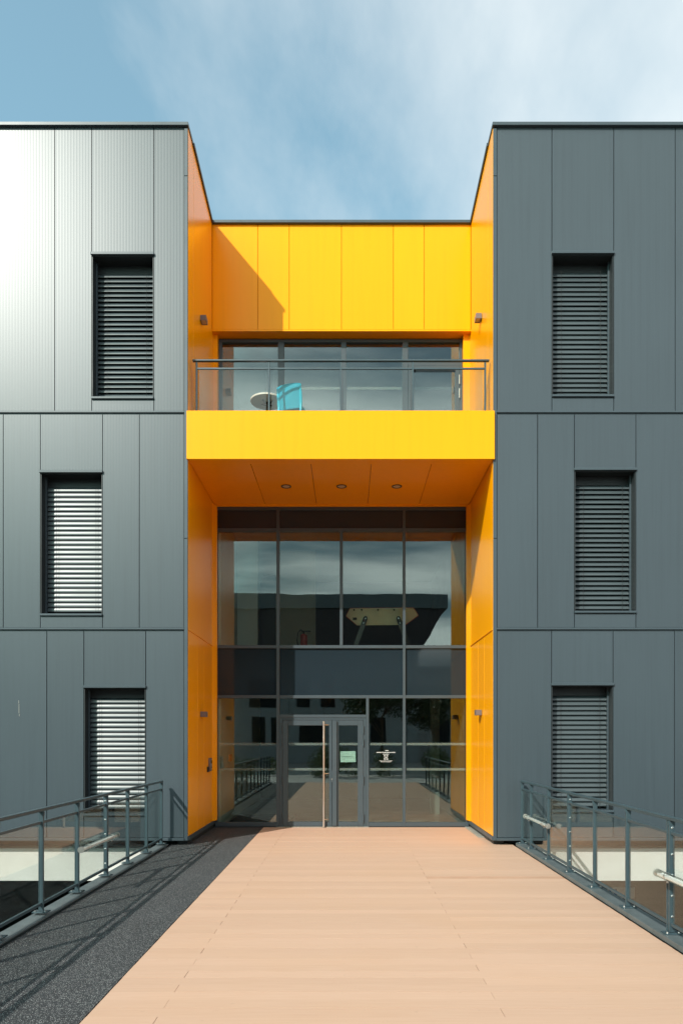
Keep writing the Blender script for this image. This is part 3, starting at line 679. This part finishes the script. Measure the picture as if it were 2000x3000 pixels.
# ------------------------------------------------------------------ things inside the glass
t = thing('folding_table', 'folded wooden topped table with red edge and black legs behind the upstairs glass', 'table', (.68, 13.65, 3.53))
Yt = 13.62; P_ = lambda px, py, y=Yt: (HX(px, y), y, HZ(py, y))
pts = [P_(1025, 1783), P_(1210, 1781), P_(1224, 1803), P_(1186, 1831), P_(1046, 1832), P_(1014, 1805)]
bm = B(); prism(bm, pts, (0, .022, 0)); w_ = paint('birch_ply', (.56, .42, .28), .6, .10, .3, 0, 4); M['ply'] = w_.m; obj('board', bm, 'ply', t)
bm = B()
for a, b in zip(pts, pts[1:]+pts[:1]):
    if a[2] > 4.15 or b[2] > 4.15: tube(bm, Vector(a)+Vector((0, .011, 0)), Vector(b)+Vector((0, .011, 0)), .011, seg=6)
obj('edge', bm, 'red', t)
for a, b in (((1070, 1812), (1042, 1890)), ((1167, 1812), (1195, 1890))):
    A_ = P_(*a, 13.59); Bq = P_(*b, 13.59); bm = B(); d = (Vector(Bq)-Vector(A_)).normalized(); nrm = Vector((-d.z, 0, d.x))*.045
    prism(bm, [Vector(A_)-nrm, Vector(A_)-d*.045-nrm*.5, Vector(A_)-d*.045+nrm*.5, Vector(A_)+nrm, Vector(Bq)+nrm, Vector(Bq)-nrm], (0, .02, 0)); lg = obj('leg', bm, 'black', t)
    for k in (0, .095):
        c = Vector(A_)+d*k; bm = B(); tube(bm, c+Vector((0, -.006, 0)), c+Vector((0, 0, 0)), .016, seg=12); q = obj('bolt', bm, 'bolt'); q.parent = lg
for p in (1037, 1059, 1107, 1154):
    A_ = Vector(P_(p, 1787, 13.60)); bm = B(); ball(bm, A_, .018); obj('glide', bm, 'black', t)
A_ = P_(1039, 1813, 13.612); bx('socket', 'black', t, A_[0]-.04, A_[0]+.04, A_[1]-.002, A_[1]+.008, A_[2]-.025, A_[2]+.025, bev=.004)
t = thing('fire_extinguisher', 'red fire extinguisher with black hose behind the upstairs glass', 'fire extinguisher', (HX(889, 15), 15, 3.53))
ex, ey = HX(890, 15), 15; z0 = 3.53
bm = B(); tube(bm, (ex, ey, z0), (ex, ey, z0+.46), .075, seg=24); ball(bm, (ex, ey, z0+.46), .075, (1, 1, .6), 24, 8); obj('cylinder', bm, 'red', t, smooth=True)
bm = B(); tube(bm, (ex, ey, z0+.48), (ex, ey, z0+.56), .022); box(bm, ex-.02, ex+.15, ey-.012, ey+.012, z0+.55, z0+.575, bev=.004); obj('valve', bm, 'black', t)
bm = B(); path(bm, [Vector((ex-.01, ey, z0+.545)), Vector((ex-.07, ey, z0+.60)), Vector((ex-.13, ey, z0+.52)), Vector((ex-.15, ey, z0+.36)), Vector((ex-.12, ey, z0+.16))], .013); obj('hose', bm, 'black', t)
o = bx('call_point', 'orange', None, -2.499, -2.46, 14.35, 14.55, 1.25, 1.40, bev=.004); tag(o, 'orange alarm box on the pale inner wall left of the entrance', 'alarm box')

# ------------------------------------------------------------------ below the bridge: beam and car park
for a, b in ((-24, -3.12), (2.96, 24)):
    o = bx('foundation_beam', 'beam', bld, a, b, 11.33, 11.7, -.63, -.088, bev=.006)
bx('undercroft_ceiling', 'deep', bld, -24, 24, 11.71, 24, -.6, -.11); bx('undercroft_wall', 'deep', bld, -24, 24, 24, 24.2, -3.2, -.1)
t = thing('parking_sign', 'small white board with a blue letter P in the dark car park under the building', 'sign', (6.2, 16.02, -2.0))
bx('board', 'white', t, 6.08, 6.72, 16.0, 16.015, -2.02, -1.76); bx('blue_square', 'blue', t, 6.13, 6.31, 15.996, 15.9995, -1.98, -1.80); text('P', .2, 6.22, -1.96, 15.992, 'white', 'letter', t, bold=.006)
bx('sign_post', 'deep', t, 6.38, 6.42, 16.02, 16.05, -3.2, -1.8)

# ------------------------------------------------------------------ behind the viewer (seen mirrored in the glass)
ob = thing('building', 'pale building with an overhanging flat roof, only seen mirrored in the entrance glass', 'building', (-6, -22, 0))
bx('wall', 'owall', ob, -30, 5.0, -36, -21.5, -.03, 9.9); bx('roof', 'oroof', ob, -30, 6.6, -36, -18.8, 10.4, 11.35)
bm = B(); prism(bm, [(-30, -21.44, 10.39), (6.5, -21.44, 10.39), (4.9, -21.44, 7.6), (-30, -21.44, 7.6)], (0, 2.5, 0)); obj('soffit', bm, 'oplum', ob)
for z, lst in ((1.35, ((-12, 1.2), (-9.6, 1.2), (-6.8, .95), (-5.4, .6), (-3.4, 1.6), (1.6, 1.1))), (3.9, ((-12, 1.2), (-9.6, 1.2), (-7.0, 2.1), (-3.6, .95), (-1.85, .85), (.2, 2.4)))):
    for x, w_ in lst: bx('window', 'owin', ob, x, x+w_, -21.56, -21.45, z, z+(2.0 if z > 2 else 1.85))
for x in (-14, -10.8, -8.4, -4.2, -1.7, .9, 4.2): bx('facade_joint', 'oroof', ob, x, x+.03, -21.515, -21.49, 0, 9)
bx('wall', 'owall', ob, -34, -30.1, -36, -12, 0, 6); bx('wall', 'owall', ob, 5.02, 20, -36, -23.5, -.03, 6.6); bx('roof', 'oroof', ob, 5.02, 20.3, -36, -23.2, 6.61, 7.0)
for x in (6.2, 8.6, 11.0, 13.4): bx('window', 'owin', ob, x, x+1.3, -23.56, -23.45, 1.2, 3.1)
def leaves(name, spots, n, size, mat, parent=None):
    bm = B(); rnd = random.Random(len(spots)*13+n)
    for _ in range(n):
        c, r = rnd.choice(spots); 
        while 1:
            p = Vector([rnd.uniform(-1, 1) for _ in range(3)])
            if .35 < p.length < 1: break
        p = Vector(c)+Vector((p.x*r[0], p.y*r[1], p.z*r[2])); a = Vector([rnd.gauss(0, 1) for _ in range(3)]).normalized(); b = a.orthogonal().normalized(); s = size*rnd.uniform(.6, 1.3)
        c2 = a.cross(b)
        bm.faces.new([bm.verts.new(q) for q in (p-b*s, p+c2*s*.45, p+b*s, p-c2*s*.45)])
    me = bpy.data.meshes.new(name); bm.to_mesh(me); bm.free(); me.materials.append(M[mat]); o = bpy.data.objects.new(name, me); COL.objects.link(o)
    if parent: o.parent = parent; o.matrix_parent_inverse = Matrix.Translation(-parent.location)
    return o
rnd = random.Random(3)
def hedge(x0, x1, y, h, lab, dens=900):
    sp_ = [((rnd.uniform(x0, x1), y+rnd.uniform(-.5, .5), h*rnd.uniform(.25, .6)), (rnd.uniform(.3, .6), .4, h*rnd.uniform(.3, .55))) for _ in range(int((x1-x0)*2.2))]
    o = leaves('hedge', sp_, int(dens*(x1-x0)), .055, 'leaf'); tag(o, lab, 'hedge')
hedge(-1.6, 6.5, -4.2, 1.35, 'low green hedge beyond the deck, seen only mirrored in the glass')
hedge(-9, -3.4, -5.5, 1.0, 'loose green bushes left of the deck, seen only mirrored in the glass', 600)
def tree(x, y, h, r, lab, n, mat='leafd'):
    t = thing('tree', lab, 'tree', (x, y, 0)); bm = B(); top = Vector((x+.1, y, h*.55))
    tube(bm, (x, y, -.03), top, .09, .06, 10); rd = random.Random(int(x*10)); sp_ = []
    for k in range(7):
        a = k*.9+rd.random(); e = Vector((x+math.cos(a)*r*.6, y+math.sin(a)*r*.6, h*rd.uniform(.6, .9))); tube(bm, Vector((x, y, h*rd.uniform(.35, .55))), e, .04, .015, 6)
        sp_.append((e, (r*.42, r*.42, r*.36)))
    obj('trunk', bm, 'bark', t); sp_.append(((x, y, h*.85), (r*.4,)*3)); leaves('crown', sp_, n, .075, mat, t)
tree(1.7, -8.5, 5.0, 2.2, 'dark leafy tree mirrored in the glass right of the door', 9000)
tree(4.6, -9.5, 4.4, 1.9, 'dark leafy tree mirrored in the far right pane', 7000)
tree(-7.6, -7, 2.6, 1.4, 'young light green tree mirrored in the left pane', 4000, 'leaf')
